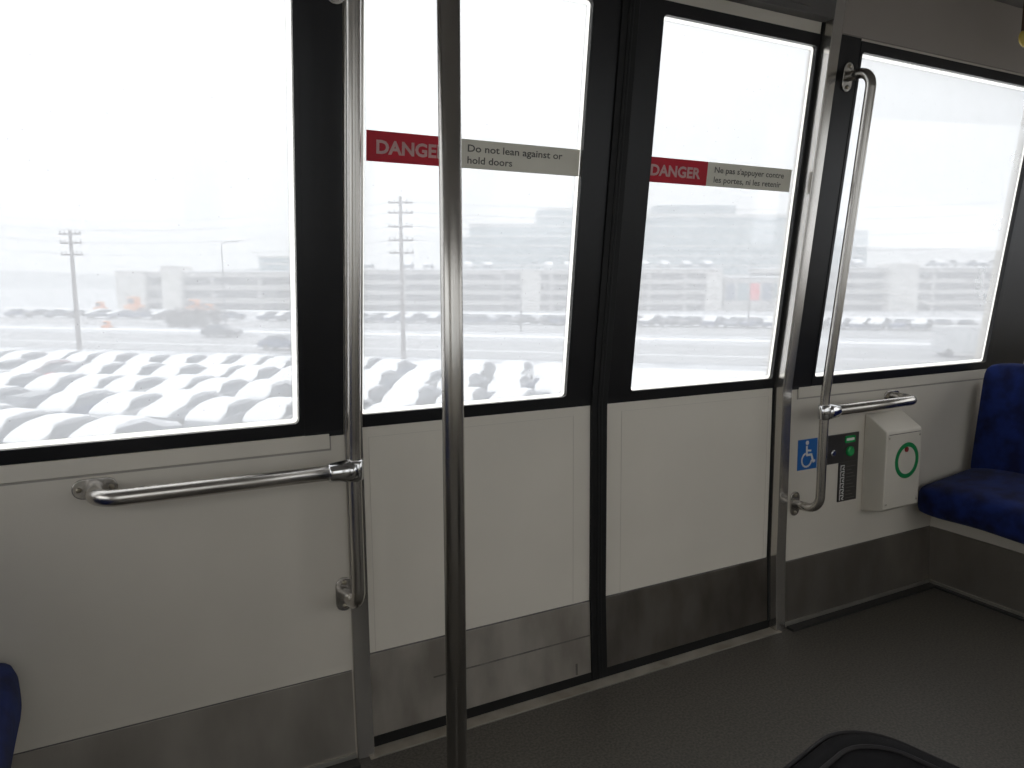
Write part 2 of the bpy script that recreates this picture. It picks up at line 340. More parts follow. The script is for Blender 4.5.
# door leaves
def door(s_, nm):
    GO = .796 if s_ < 0 else .785
    fx = lambda x, z, d: (s_ * x, prof(z) + DREC + d, z)
    leaf = slab(MB(), [.03, GI - .01, GO + .001, DW], [.02, ZW - .01, ZT + .01, 2.235], 0, .034, fx, lambda x, z: GI - .01 < x < GO + .001 and ZW - .01 < z < ZT + .01).build(nm, 'door')
    side = 'left' if s_ < 0 else 'right'
    tag(leaf, '%s sliding door leaf, white below a black-bordered window' % side, 'door', kind='structure')
    # black printed border round the glass, down to the belt line
    n = 6
    outer = rrect(.028, .944, DW + .001, 2.170, .004, n); inner = rrect(GI, ZW, GO, ZT, .012, n)
    MB().ring(outer, inner, -.003, .012, fx).build('window_frame', 'black', parent=leaf)
    bead = MB().ring(inner, rrect(GI + .011, ZW + .011, GO - .011, ZT - .011, .006, n), .0115, .0150, fx).build('glazing_bead', 'rim', parent=leaf)
    tag(bead, 'bright white edge strip round the glass')
    MB().prism(rrect(GI + .0105, ZW + .0105, GO - .0105, ZT - .0105, .006, n), .0120, .0140, fx).build('pane', 'glass', parent=leaf)
    # lower panel seam lines
    g = MB()
    slab(g, [.095, .0965], [.284, .915], -.0008, .001, fx); slab(g, [.0965, .775], [.9135, .915], -.0008, .001, fx); slab(g, [.7735, .775], [.284, .915], -.0008, .001, fx)
    g.build('seam_line', 'wall', parent=leaf)
    g = MB(); slab(g, [.030, DW - .001], [.2775, .2815], -.0025, .001, fx); g.build('seam_line', 'groove', parent=leaf)
    g = MB(); slab(g, [.031, DW - .001], [.030, .2775], -.003, .001, fx); k = g.build('kick_plate', 'kick' if s_ < 0 else 'kick_dim', parent=leaf, bevel=.0008)  # left and right plates are one steel; the tone split imitates reflections
    if s_ < 0:
        g = MB(); slab(g, [.034, .60], [.158, .163], -.0034, -.0028, fx); slab(g, [.085, .093], [.036, .075], -.0034, -.0028, fx); tag(g.build('scuff_mark', 'scuff', parent=k), 'dark scuff line')
    tag(k, 'scuffed brushed steel kick plate')
    g = MB(); slab(g, [.0, DW], [.001, .031], -.006, .030, fx); g.build('bottom_seal', 'rubber', parent=leaf)
    g = MB(); slab(g, [.0, .031], [.004, 2.235], -.010, .030, fx); slab(g, [.0, .010], [.006, 2.235], -.013, .025, fx); g.build('centre_seal', 'rubber', parent=leaf, bevel=.002)
    g = MB(); slab(g, [DW - .0055, DW + .003] if s_ > 0 else [DW - .001, DW + .003], [.03, 2.235], -.0045, .02, fx); g.build('edge_seal', 'rubber', parent=leaf)
    return leaf
dl = door(-1, 'door_1'); dr = door(1, 'door_2')
# warning stickers across the glass
def sticker(leaf, x0, x1, xr, line1, line2, side):
    z0, z1 = 1.654, 1.730
    s_ = MB(); slab(s_, [x0, xr], [z0, z1], .0100, .0113, df, mi=0); slab(s_, [xr, x1], [z0, z1], .0100, .0113, df, mi=1)
    s_ = s_.build('danger_sign', ['red', 'signgrey'], parent=leaf); tag(s_, 'red and grey DANGER sticker on the %s door glass' % side)
    f = lambda x, z, d: (x, prof(z) + DREC + .0095 + d, z)
    t1 = text_obj('DANGER', .046, 'lighttext', f, x0 + .026, 1.675, xr - x0 - .055, s_, bold=.0016, depth=-.0008); tag(t1, 'pale capital letters DANGER')
    t2 = text_obj(line1, .0265, 'darktext', f, xr + .030, 1.698, line2[1], s_, bold=.0004, depth=-.0008); t3 = text_obj(line2[0], .0265, 'darktext', f, xr + .030, 1.667, line2[2], s_, bold=.0004, depth=-.0008)
    for t in (t2, t3): tag(t, 'small dark lettering')
sticker(dl, -.780, -.130, -.525, 'Do not lean against or', ('hold doors', .305, .14), 'left')
sticker(dr, .1105, .757, .370, "Ne pas s'appuyer contre", ('les portes, ni les retenir', .320, .310), 'right')

# fixed side windows
for s_, nm in ((-1, 'window_1'), (1, 'window_2')):
    fx = lambda x, z, d, s_=s_: (s_ * x, prof(z) + d, z)
    n = 6
    inner = rrect(XR, ZW - .002, XR2, WH, .012, n)
    f = MB().ring(rrect(.958, .944, 2.125, 2.163, .004, n), inner, -.006, .012, fx).build(nm, 'black', bevel=.0015)
    tag(f, 'large fixed side window in a black frame %s of the doors' % ('left' if s_ < 0 else 'right'), 'window', kind='structure')
    b = MB().ring(inner, rrect(XR + .012, ZW + .010, XR2 - .012, WH - .012, .006, n), .0115, .0150, fx).build('glazing_bead', 'rim', parent=f); tag(b, 'bright white edge strip round the glass')
    MB().prism(rrect(XR + .0115, ZW + .0095, XR2 - .0115, WH - .0115, .006, n), .0120, .0145, fx).build('pane', 'glass', parent=f)
    g = MB(); slab(g, [PW + .002, .958], [.936, 2.170], -.004, .001, fx); g.build('side_border', 'black', parent=f)
    g = MB(); slab(g, [2.125, 2.40], [.946, 2.163], -.005, .001, fx); g.build('side_border', 'black', parent=f)

# other sides of the car: rear wall with matching openings, two end walls, all letting daylight in
def hole2(x, z):
    return (XR < abs(x) < 2.09 and ZW < z < 2.10) or (.13 < abs(x) < .785 and ZW < z < 2.10)
ff = lambda x, z, d: (x, REAR - (prof(z)) - d, z)
g = slab(MB(), [-END, -2.09, -XR, -.785, -.13, .13, .785, XR, 2.09, END], [-.02, ZW, 2.10, CEIL + .03], 0, .06, ff, hole2).build('wall_rear', 'wall'); tag(g, 'off-white opposite side wall of the train car with open windows', 'wall', kind='structure')
g = MB()
slab(g, [-END, -PW], [0, .26], -.003, 0, ff); slab(g, [PW, END], [0, .26], -.003, 0, ff); slab(g, [-PW, PW], [0, .28], -.003, 0, ff)
g = g.build('baseboard_rear', 'kickwall'); tag(g, 'steel kick panel along the opposite wall', 'baseboard', kind='structure')
for s_, nm in ((-1, 'wall_left'), (1, 'wall_right')):
    xa, xb = sorted((s_ * END, s_ * (END + .06)))
    g = MB(); g.box((xa, REAR, -.02), (xb, 0, 1.0)); g.box((xa, REAR, 2.05), (xb, 0, CEIL + .03)); g.box((xa, REAR, 1.0), (xb, -2.45, 2.05)); g.box((xa, -.30, 1.0), (xb, 0, 2.05))
    g = g.build(nm, 'wall'); tag(g, 'off-white %s end wall of the train car' % ('left' if s_ < 0 else 'right'), 'wall', kind='structure')

# ================================================================== POLES AND RAILS
def arc(c, a, b, r, n=8):   # quarter bend from direction a to direction b about corner c
    c, a, b = Vector(c), Vector(a).normalized(), Vector(b).normalized()
    return [c - a * r + a * r * math.sin(t) + b * r * (1 - math.cos(t)) for t in [math.pi / 2 * k / n for k in range(n + 1)]]
o = empty('grab_pole', (-.793, -.6, 0)); tag(o, 'free-standing vertical stainless grab pole in front of the left door', 'grab pole')
MB().tube([(-.793, -.6, .012), (-.793, -.6, 2.385)], .0220, 32).build('pole', 'steel', parent=o)
MB().tube([(-.793, -.6, .0005), (-.793, -.6, .012), (-.793, -.6, .016)], [.045, .045, .03], 32).build('base_flange', 'steel', parent=o)
MB().tube([(-.793, -.6, 2.3995), (-.793, -.6, 2.385), (-.793, -.6, 2.38)], [.045, .045, .03], 32).build('top_flange', 'steel', parent=o)

def flange(x, z, horiz, parent):
    # oval base plate on the wall with two screws
    L, Wd = .048, .024
    n = 10; poly = []
    for k in range(n + 1): a = -math.pi / 2 + math.pi * k / n; poly.append((L - Wd + Wd * math.cos(a), Wd * math.sin(a)))
    for k in range(n + 1): a = math.pi / 2 + math.pi * k / n; poly.append((-(L - Wd) + Wd * math.cos(a), Wd * math.sin(a)))
    if not horiz: poly = [(-v, u) for u, v in poly]
    back = -.0045 if z > BELT and not horiz else 0
    f = MB().prism([(x + u, z + v) for u, v in poly], back - .006, back, wf).build('mounting_plate', 'steel', parent=parent, bevel=.002)
    for q in (-1, 1):
        u, v = (q * .034, 0) if horiz else (0, q * .034)
        p = Vector(wf(x + u, z + v, back - .006)); MB().tube([p, p + Vector((0, -.003, 0)), p + Vector((0, -.005, 0))], [.0065, .0065, .003], 12).build('screw', 'screw', parent=f)
    return Vector(wf(x, z, back - .004))
def handrail(s_, label):
    o = empty('handrail', (s_ * .893, 0, .49)); tag(o, label, 'handrail')
    X, OFF, r = (-.859 if s_ < 0 else .905), -.108, .0170
    pts = []
    tp = flange((-.872 if s_ < 0 else .910), 2.040, False, o); bt = flange((-.869 if s_ < 0 else .897), .490, False, o)
    ztop, zbot = 2.035, .512
    top = Vector(wf(X, ztop, OFF)); top = Vector((X, tp.y + OFF + .006, tp.z)); bot = Vector((X, bt.y + OFF, bt.z))
    kn = Vector(wf(X, BELT - .03, OFF - .006)); 
    d1 = (kn - top).normalized(); d2 = (bot - kn).normalized()
    R1 = .055
    path = [Vector((tp.x, tp.y, tp.z))] + arc(top, top - Vector(tp), d1, R1)
    for t in (-.06, -.03, 0, .03, .06):
        path.append(kn + (d1 * t if t < 0 else d2 * t))
    path += arc(bot, d2, Vector(bt) - bot, R1) + [Vector(bt)]
    MB().tube(path, r, 24).build('vertical_tube', 'steel', parent=o)
    # horizontal arm
    ft = flange(s_ * 1.447, .868, True, o); zj = .865
    j = kn + d2 * (kn.z - zj); e = Vector((s_ * 1.447, j.y, .868)); dirx = Vector((-s_, 0, 0))
    path = [Vector(ft)] + arc(e, e - Vector(ft), j - e, .05) + [j + Vector((s_ * .03, 0, 0))]
    MB().tube(path, .0192, 24).build('horizontal_tube', 'steel', parent=o)
    # joint fitting: saddle around the vertical, cone along the arm
    g = MB(); dz = (top - kn).normalized()
    g.tube([j - Vector((0, 0, .027)), j - Vector((0, 0, .024)), j + Vector((0, 0, .024)), j + Vector((0, 0, .027))], [r + .0020, r + .0055, r + .0055, r + .0020], 24)
    g.tube([j, j + Vector((s_ * .020, 0, 0)), j + Vector((s_ * .035, 0, 0)), j + Vector((s_ * .065, 0, 0)), j + Vector((s_ * .070, 0, 0))], [.029, .0295, .0275, .0245, .0210], 24)
    q = g.build('joint_fitting', 'bright', parent=o); tag(q, 'bright polished collar joining the two tubes')
handrail(-1, 'bent stainless handrail with side arm left of the doors')
handrail(1, 'bent stainless handrail with side arm right of the doors')

# ================================================================== WALL FITTINGS, RIGHT OF THE DOORS
# wheelchair sticker
s0 = MB(); slab(s0, [.905, 1.012], [.617, .737], -.0012, 0, wf); s0 = s0.build('wheelchair_sign', 'blue')
tag(s0, 'blue wheelchair symbol sticker on the wall by the right handrail', 'sign')
g = MB(); f = WF(-.0012)
cx, cz = .955, .655
def stroke(g, pts, w_):
    for (a, b) in zip(pts[:-1], pts[1:]):
        a, b = Vector(a), Vector(b); d = (b - a).normalized(); nn = Vector((-d.y, d.x)) * w_ / 2; d = d * w_ * .3
        g.prism([tuple(a - d + nn), tuple(b + d + nn), tuple(b + d - nn), tuple(a - d - nn)], -.0008, 0, f)
g.prism([(.955 + .0085 * math.cos(R(a)), .7225 + .0085 * math.sin(R(a))) for a in range(0, 360, 20)], -.0008, 0, f)
stroke(g, [(.953, .708), (.955, .674), (.980, .674), (.992, .645), (1.000, .648)], .009)
stroke(g, [(.955, .692), (.976, .690)], .007)
stroke(g, [(cx + .027 * math.cos(R(a)), cz + .027 * math.sin(R(a))) for a in range(110, 351, 20)], .007)
tag(g.build('symbol', 'white', parent=s0), 'white wheelchair figure')
# black control panel, upside-down L
g = MB(); slab(g, [1.045, 1.250], [.622, .739], -.006, 0, wf); slab(g, [1.140, 1.250], [.460, .622], -.006, 0, wf); cp = g.build('control_panel', 'panel', bevel=.001)
tag(cp, 'black L-shaped call panel with green button beside the cream box', 'control panel')
f = WF(-.006)
p = Vector(f(1.195, .665, 0)); q = MB().tube([p, p + Vector((0, -.008, 0)), p + Vector((0, -.012, 0))], [.021, .021, .015], 24).build('green_button', 'greenled', parent=cp); tag(q, 'round green push button')
q = MB().prism(rrect(1.165, .700, 1.225, .728, .006), -.003, 0, f).build('green_label', 'greenled', parent=cp); tag(q, 'small lit-looking green label plate')
q = MB().prism(rrect(1.172, .709, 1.218, .719, .003), -.0036, -.003, f).build('lettering', 'white', parent=cp); tag(q, 'pale bar on the green label')
p = Vector(f(1.095, .668, 0)); q = MB().tube([p, p + Vector((0, -.006, 0)), p + Vector((0, -.009, 0))], [.013, .013, .010], 20).build('key_lock', 'bright', parent=cp); tag(q, 'round silver key lock')
q = MB()
random.seed(3)
for k in range(6):     # column of pale pictogram squares down the left side of the strip
    z0 = .468 + k * .0245
    stroke(q, [(1.149, z0), (1.149, z0 + .018), (1.170, z0 + .018)], .0035); stroke(q, [(1.170, z0 + .012), (1.160, z0 + .004), (1.170, z0)], .0035)
tag(q.build('pictogram_column', 'white', parent=cp), 'column of pale symbols')
q = MB()
for k in range(10):
    z0 = .470 + k * .0145; slab(q, [1.182, 1.236 - .012 * (k % 3)], [z0, z0 + .003], -.0068, -.006, wf)
tag(q.build('small_print', 'darktext', parent=cp), 'faint grey lines of small print')

# cream box with sloped top and green ring
bx0, bx1 = 1.288, 1.508
prfl = [(0.0, .402), (-.094, .424), (-.104, .432), (-.104, .742), (-.098, .752), (-.012, .806), (0, .808)]
g = MB(); n = len(prfl)
vs = [(x, prof(z) + d, z) for x in (bx0, bx1) for d, z in prfl]
g.add(vs, [tuple(range(n)), tuple(range(2 * n - 1, n - 1, -1))] + [(i, i + n, (i + 1) % n + n, (i + 1) % n) for i in range(n)])
cb = g.build('equipment_box', 'box', bevel=.006, seg=3); tag(cb, 'cream sloped-top wall box with a green ring, under the right rail arm', 'wall box')
f = WF(-.104)
q = MB(); slab(q, [bx0 + .012, bx1 - .012], [.7345, .737], -.0008, .002, f); q.build('lid_seam', 'groove', parent=cb)
rc = (1.418, .622); ro, ri = .074, .056
q = MB().ring([(rc[0] + ro * math.cos(R(a)), rc[1] + ro * 1.0 * math.sin(R(a))) for a in range(0, 360, 10)], [(rc[0] + ri * math.cos(R(a)), rc[1] + ri * math.sin(R(a))) for a in range(0, 360, 10)], -.0015, 0, f).build('green_ring', 'green', parent=cb); tag(q, 'printed green ring')
q = MB()
for a0 in range(0, 360, 24):     # pale ticks of lettering round the ring
    stroke(q, [(rc[0] + .065 * math.cos(R(a)), rc[1] + .065 * math.sin(R(a))) for a in (a0, a0 + 6)], .004)
q.build('ring_ticks', 'greenled', parent=cb)
q = MB().prism([(1.412 + .011 * math.cos(R(a)), .668 + .011 * math.sin(R(a))) for a in range(0, 360, 20)], -.003, 0, f).build('indicator', 'redknob', parent=cb); tag(q, 'small dark red indicator')
for x_ in (bx0 + .014, bx1 - .014):
    for z_ in (.452, .722):
        p = Vector(f(x_, z_, 0)); MB().tube([p, p + Vector((0, -.0015, 0))], .004, 10).build('screw', 'screw', parent=cb)

# ================================================================== SEATS AT EACH END
def rbox(mb, x0, x1, y0, y1, z0, z1, warp=lambda p: p, nx=6, ny=8, nz=5, r=.05):
    """soft cushion: superellipsoid-like rounded box as a subdivided cube"""
    bm = bmesh.new(); bmesh.ops.create_cube(bm, size=2); bmesh.ops.subdivide_edges(bm, edges=bm.edges, cuts=9, use_grid_fill=True)
    hx, hy, hz = (x1 - x0) / 2, (y1 - y0) / 2, (z1 - z0) / 2; c = Vector(((x0 + x1) / 2, (y0 + y1) / 2, (z0 + z1) / 2)); r = min(r, hx, hy, hz)
    for v in bm.verts:
        p = Vector((v.co.x * hx, v.co.y * hy, v.co.z * hz))
        q = Vector((max(-hx + r, min(hx - r, p.x)), max(-hy + r, min(hy - r, p.y)), max(-hz + r, min(hz - r, p.z))))
        d = p - q
        if d.length > 1e-9: p = q + d.normalized() * r
        v.co = Vector(warp(c + p))
    bm.verts.index_update(); mb.add([v.co for v in bm.verts], [[v.index for v in f.verts] for f in bm.faces], 0, True); bm.free(); return mb
def seat(s_, label):
    o = empty('bench_seat', (s_ * 1.85, -.55, 0)); tag(o, label, 'seat')
    Y0, Y1 = -1.02, -.045; dx, dz = (0, 0) if s_ > 0 else (.045, .040)
    def wc(p):
        t = (abs(p.x) - 1.55) / .42; return (s_ * (p.x + dx), p.y, p.z + dz + (.045 * max(0, t - .15) if p.z > .43 else 0) + .006 * math.sin((p.y + .045) / .98 * 4 * math.pi - 1.5))
    rbox(MB(), 1.565, 2.02, Y0, Y1, .352, .500, wc, r=.055).build('seat_cushion', 'fabric', parent=o, sub=1)
    def wb(p):
        t = (p.z - .46) / .53; return (s_ * (p.x + .055 * t), p.y, p.z)
    rbox(MB(), 1.935, 2.03, Y0, Y1, .46, .990, wb, r=.045).build('backrest', 'fabric', parent=o, sub=1)
    fy = lambda x: s_ * x
    xa, xb = sorted((fy(1.7625), fy(1.80)))
    q = MB().box((xa, -1.02, .262), (xb, prof(.3) - .001, .372)).build('seat_base', 'wall', parent=o, bevel=.003); tag(q, 'off-white panel under the cushion')
    xa, xb = sorted((fy(1.760), fy(1.80)))
    k = MB().box((xa, -1.02, .022), (xb, prof(.3) - .006, .2615)).build('kick_panel', 'kick_dim2', parent=o); tag(k, 'brushed steel kick panel, darkened for its dim reflection, with a small slot grille')
    xa2, xb2 = sorted((fy(1.756), fy(1.7601)))
    q = MB(); q.box((xa2, -.50, .075), (xb2, -.385, .185)); q.build('grille_plate', 'kick_dim2', parent=k, bevel=.001)
    q = MB()
    xs_ = sorted((fy(1.7545), fy(1.7562)))
    for z_ in (.105, .140): q.box((xs_[0], -.49, z_), (xs_[1], -.425, z_ + .018))
    q.build('grille_slot', 'rubber', parent=k)
    xa, xb = sorted((fy(1.752), fy(1.80)))
    MB().box((xa, -1.02, .010), (xb, prof(.0) - .012, .022)).build('skirting_strip', 'alu', parent=o)
    xa, xb = sorted((fy(1.735), fy(1.80)))
    MB().box((xa, -1.02, .0), (xb, -.076, .010)).build('floor_cove', 'cove', parent=o)
    xa, xb = sorted((fy(2.075), fy(2.10)))
    MB().box((xa, -1.02, .0), (xb, -.030, .90)).build('back_panel', 'wall', parent=o)
seat(1, 'blue plush bench seat with backrest at the right end, by the cream box')
seat(-1, 'blue plush bench seat at the left edge of the view')

# black bag in the foreground
def bag():
    c = Vector((-.275, -1.255)); rz = R(12)
    o = empty('backpack', (c.x, c.y, 0), 0); tag(o, 'black soft bag with a piped rounded top edge standing on the floor in the foreground', 'bag')
    ca, sa = math.cos(rz), math.sin(rz)
    T = lambda x, y, z: (c.x + x * ca - y * sa, c.y + x * sa + y * ca, z)
    lv = [(.001, .17, .20, .08), (.03, .185, .215, .09), (.30, .190, .22, .10), (.425, .185, .215, .11), (.455, .178, .208, .11), (.468, .165, .195, .105), (.474, .13, .16, .09), (.470, .09, .12, .06), (.464, .04, .07, .03)]
    rings = [[T(x, y, z) for x, y in rrect(-hx, -hy, hx, hy, r, 8)] for z, hy, hx, r in lv]
    n = len(rings[0]); vs = [p for r_ in rings for p in r_]
    fs = [(i * n + k, i * n + (k + 1) % n, (i + 1) * n + (k + 1) % n, (i + 1) * n + k) for i in range(len(rings) - 1) for k in range(n)] + [tuple(range(n))[::-1], tuple(len(vs) - n + k for k in range(n))]
    MB().add(vs, fs, 0, True).build('bag_body', 'bag', parent=o)
    for z, hy, hx, r in ((.458, .180, .210, .11), (.474, .125, .155, .09), (.33, .192, .222, .10)):
        pts = [T(x, y, z) for x, y in rrect(-hx, -hy, hx, hy, r, 8)]; pts.append(pts[0]); MB().tube(pts, .0045, 8, cap=False).build('piping', 'piping', parent=o)
    MB().tube([T(-.04, -.14, .470), T(-.035, -.145, .50), T(0, -.15, .515), T(.035, -.145, .50), T(.04, -.14, .470)], .008, 10).build('carry_loop', 'piping', parent=o)
bag()

# hanging hand strap at the upper right
o = empty('hanging_strap', (1.640, -.30, CEIL)); tag(o, 'hanging hand strap with amber grip under the ceiling, upper right edge', 'hand strap')
MB().tube([(1.64, -.30, 2.3995), (1.64, -.30, 2.385)], .022, 16).build('ceiling_mount', 'steel', parent=o)
MB().box((1.612, -.306, 2.238), (1.652, -.294, 2.388)).build('strap', 'strap', parent=o, bevel=.002)
pts = [(1.635 + .026 * math.sin(a), -.30, 2.222 - .022 * math.cos(a)) for a in [2 * math.pi * k / 24 for k in range(25)]]
tag(MB().tube(pts, .009, 12, cap=False).build('grip', 'amber', parent=o), 'glossy amber ring grip')

# ================================================================== OUTSIDE
FH = Vector((math.sin(YAW), math.cos(YAW), 0)); RH = Vector((math.cos(YAW), -math.sin(YAW), 0))
def at(px, D, z=GROUND): v = CAM + FH * D + RH * D * (px - 512) / 750; return Vector((v.x, v.y, z))
RA = -YAW - R(13)                    # direction of the road and of the parking rows
RD = Vector((math.cos(RA), math.sin(RA), 0)); RN = Vector((-RD.y, RD.x, 0))
def S(px, py):                       # ground point a photo pixel looks at, given once as survey data
    D = 7.0 * 750 / (py - 276.5); return at(px, D)
g = MB(); a = S(180, 372); 
ctr = at(400, 200)
g.add([ctr + RD * u + RN * v for u, v in ((-700, -190), (700, -190), (700, 600), (-700, 600))], [(0, 1, 2, 3)])
o = g.build('ground', 'slush'); tag(o, 'snow-covered ground outside', 'ground', kind='structure')
def strip(name, px, py, w0, w1, h, m, label, cat, L=260):
    b = S(px, py); z = GROUND
    q = MB().add([b + RD * u + RN * v + Vector((0, 0, zz)) for zz in (.0, h) for u, v in ((-L, w0), (L, w0), (L, w1), (-L, w1))], [(0, 1, 2, 3), (4, 5, 6, 7), (0, 1, 5, 4), (1, 2, 6, 5), (2, 3, 7, 6), (3, 0, 4, 7)]).build(name, m)
    tag(q, label, cat, kind='structure'); return q
strip('snow_lot', 180, 362, -60, 4.5, .03, 'snow', 'snow-covered parking lot outside the windows', 'parking lot')
strip('road', 180, 352, 1.0, 19, .05, 'road', 'wet grey road beyond the parking lot', 'road')
strip('snow_bank', 180, 334, -1.0, 1.6, .5, 'snow', 'long white snow bank along the far side of the road', 'snow bank')
strip('road_shoulder', 180, 344, -.25, .25, .07, 'snow', 'thin snowy line along the middle of the road', 'snow line')
strip('far_lane', 180, 326, 0, 14, .04, 'road', 'grey far lot surface beyond the snow bank', 'road')
strip('far_snow', 180, 312, 0, 5, .4, 'snow', 'snowy verge in front of the far garages', 'snow bank')

o = MB().box((-120, -12.5, -1.9), (120, -2.95, -1.2)).build('shade_deck', 'deckshade'); q = MB().box((-120, -12.8, -1.9), (120, -12.5, -.5)).build('parapet', 'deckshade', parent=o)  # deck and parapet added out of view to darken the upper interior
tag(o, 'dark concrete deck added unseen behind the train to darken the upper interior', 'shade_deck', kind='structure')
# --- cars
def car_parts(paint, snowy=True):
    """one car: body, glasshouse, four wheels, snow cover; length along x"""
    prof_body = [(-2.2, .30), (-2.25, .62), (-2.15, .92), (-1.1, 1.0), (.95, 1.0), (1.9, .88), (2.2, .70), (2.22, .32)]
    root = None; meshes = {}
    def ext(pr, w0, w1, zt):
        mb = MB(); n = len(pr)
        wv = [w0 if z < zt else w1 for x, z in pr]
        vs = [(x, -w_, z) for (x, z), w_ in zip(pr, wv)] + [(x, w_, z) for (x, z), w_ in zip(pr, wv)]
        return mb.add(vs, [tuple(range(n)), tuple(range(2 * n - 1, n - 1, -1))] + [(i, i + n, (i + 1) % n + n, (i + 1) % n) for i in range(n)])
    body = ext(prof_body, .88, .84, .9).build('body', paint, bevel=.06)
    gh = ext([(-1.75, .98), (-1.25, 1.38), (.25, 1.42), (1.05, .98)], .80, .62, 1.1).build('glasshouse', 'carglass', bevel=.03)
    parts = [body, gh]
    for x in (-1.35, 1.40):
        for y in (-.80, .80):
            parts.append(MB().tube([(x, y - .1, .31), (x, y + .1, .31)], .31, 14).build('wheel', 'tyre'))
    if snowy:
        sn = ext([(-2.22, .84), (-2.12, 1.02), (-1.7, 1.22), (-1.3, 1.50), (-.5, 1.60), (.3, 1.55), (1.0, 1.24), (1.9, 1.04), (2.22, .80), (1.9, .86), (1.05, .98), (.3, 1.34), (-1.2, 1.34), (-1.7, .97)], .87, .70, 1.30)
        parts.append(sn.build('snow_cover', 'snow', bevel=.09))
    return parts
def make_proto(paint, snowy=True):
    e = empty('parked_car', (0, 0, 0))
    for p in car_parts(paint, snowy): p.parent = e
    return e
protos = {}; used = set()
def put_car(paint, pos, rz, label, group, snowy=True, sc=1.0, shift=.03):
    key = (paint, snowy)
    if key not in protos: protos[key] = make_proto(paint, snowy); o = protos[key]
    else: o = copy_tree(protos[key])
    o.location = pos + Vector((0, 0, shift)); o.rotation_euler = (0, 0, rz); o.scale = (sc, sc, sc * random.uniform(.97, 1.04))
    tag(o, label, 'car', group); return o
random.seed(11)
names = ['row farthest from the train', 'second-farthest row', 'middle row', 'fourth row, towards the train', 'row nearest the train']
base = S(60, 372)
paints = ['cargrey', 'carblue', 'carsilver', 'carwhite', 'carblack', 'cargrey']
for r in range(5):
    k0 = -12
    nn = [22, 18, 15, 11, 8][r]
    for k in range(k0, k0 + nn + 14):
        pos = base + RD * (k * 2.62 + (r % 2) * 1.1 + random.uniform(-.12, .12)) - RN * (r * 5.35 - random.uniform(-.3, .3))
        rel = pos - CAM; D = rel.dot(FH); px = 512 + 750 * rel.dot(RH) / max(D, 1)
        if px < -200 or px > 590 or D < 18: continue
        if 303 < px < 340: continue
        py = 276.5 + 7 * 750 / D
        if py > 462 and px > 100: continue
        if D < 24: continue
        ang = RA + R(90) + R(-2) + R(random.uniform(-2, 2)) + (math.pi if random.random() < .3 else 0)
        if r == 1 and 70 < px < 120 and not used: 
            used.add(1); put_car('carred', pos, ang, 'red parked car cleared of snow in the second-farthest row of the lot', None, False).pop('group', None); continue
        if r == 3 and 12 < px < 62 and 'd' not in used:
            used.add('d'); put_car('carblack', pos, ang, 'dark parked car cleared of snow among white ones, lower left of the left window', None, False).pop('group', None); continue
        put_car(random.choice(paints), pos, ang, 'snow-covered parked car in the lot\'s %s' % names[r], 'snow-covered cars in the lot\'s %s' % names[r])
# dark cars beyond the road
for k in range(46):
    px = 20 + k * 21 + random.uniform(-3, 3)
    if 240 < px < 262 : continue
    b = S(180, 319); t = (px - 180)
    # walk along the road direction until the wanted azimuth
    u = 0
    for it in range(30):
        rel = b + RD * u - CAM; D = rel.dot(FH); cur = 512 + 750 * rel.dot(RH) / D; u += (px - cur) * D / 750 * .8
    put_car(random.choice(['carblack', 'cargrey', 'carblue']), b + RD * u, RA + R(random.choice([0, 180])) + R(60), 'dark parked car with a little snow in the lot beyond the road', 'dark cars beyond the road', random.random() < .6, 1.0, .04)
def moving(px, py, paint, label, rz=0):
    return put_car(paint, S(px, py), RA + rz, label, None, False, 1.0, .05)
for a_ in ((222, 337, 'carblack', 'dark car driving on the road, in front of the brown shrubs'), (283, 350, 'carblue', 'dark blue car on the road, beside the right edge of the left window')):
    c_ = moving(*a_)
    if 'group' in c_: del c_['group']
# white van seen in the right window
e = empty('van', S(968, 357) + Vector((0, 0, .05)), RA); tag(e, 'white van with a dark blue cab on the road, seen in the right window', 'van')
def part(mb, nm, m, par, bevel=0):
    o = mb.build(nm, m); o.parent = par
    if bevel: b = o.modifiers.new('bevel', 'BEVEL'); b.width = bevel; b.segments = 2
    return o
part(MB().box((-2.6, -1, .4), (1.2, 1, 2.7)), 'cargo_body', 'carwhite', e, .08)
part(MB().prism([(1.2, .4), (2.7, .4), (2.75, 1.1), (2.1, 1.35), (1.75, 2.2), (1.2, 2.3)], -.95, .95, lambda u, v, d: (u, d, v)), 'cab', 'carblue', e, .05)
part(MB().prism([(1.4, 1.4), (2.12, 1.4), (1.80, 2.1), (1.4, 2.15)], -.97, .97, lambda u, v, d: (u, d, v)), 'cab_window', 'carglass', e)
for x in (-1.7, 1.9):
    for y in (-.9, .9): part(MB().tube([(x, y - .1, .38), (x, y + .1, .38)], .38, 14), 'wheel', 'tyre', e)

# --- shrubs beyond the road
random.seed(5)
def shrub(px, py, h, label):
    p0 = S(px, py); o = empty('shrub', p0); tag(o, label, 'shrub', 'bare brown shrubs beyond the road')
    mb = MB()
    for k in range(46):
        a = random.uniform(0, 6.28); sp = random.uniform(.1, 1.1); hh = h * random.uniform(.5, 1)
        b0 = Vector((.15 * math.cos(a), .15 * math.sin(a), 0)); b1 = Vector((sp * h * .4 * math.cos(a), sp * h * .4 * math.sin(a), hh * .55)); b2 = Vector((sp * h * .62 * math.cos(a + .3), sp * h * .62 * math.sin(a + .3), hh))
        mb.tube([b0, b1, b2], [.07, .05, .02], 5)
        for j in range(3):
            c = b1.lerp(b2, random.uniform(0, .8)); mb.tube([c, c + Vector((random.uniform(-.6, .6), random.uniform(-.6, .6), random.uniform(.2, .8)))], [.035, .015], 4)
    q = mb.build('branches', 'shrub'); q.parent = o
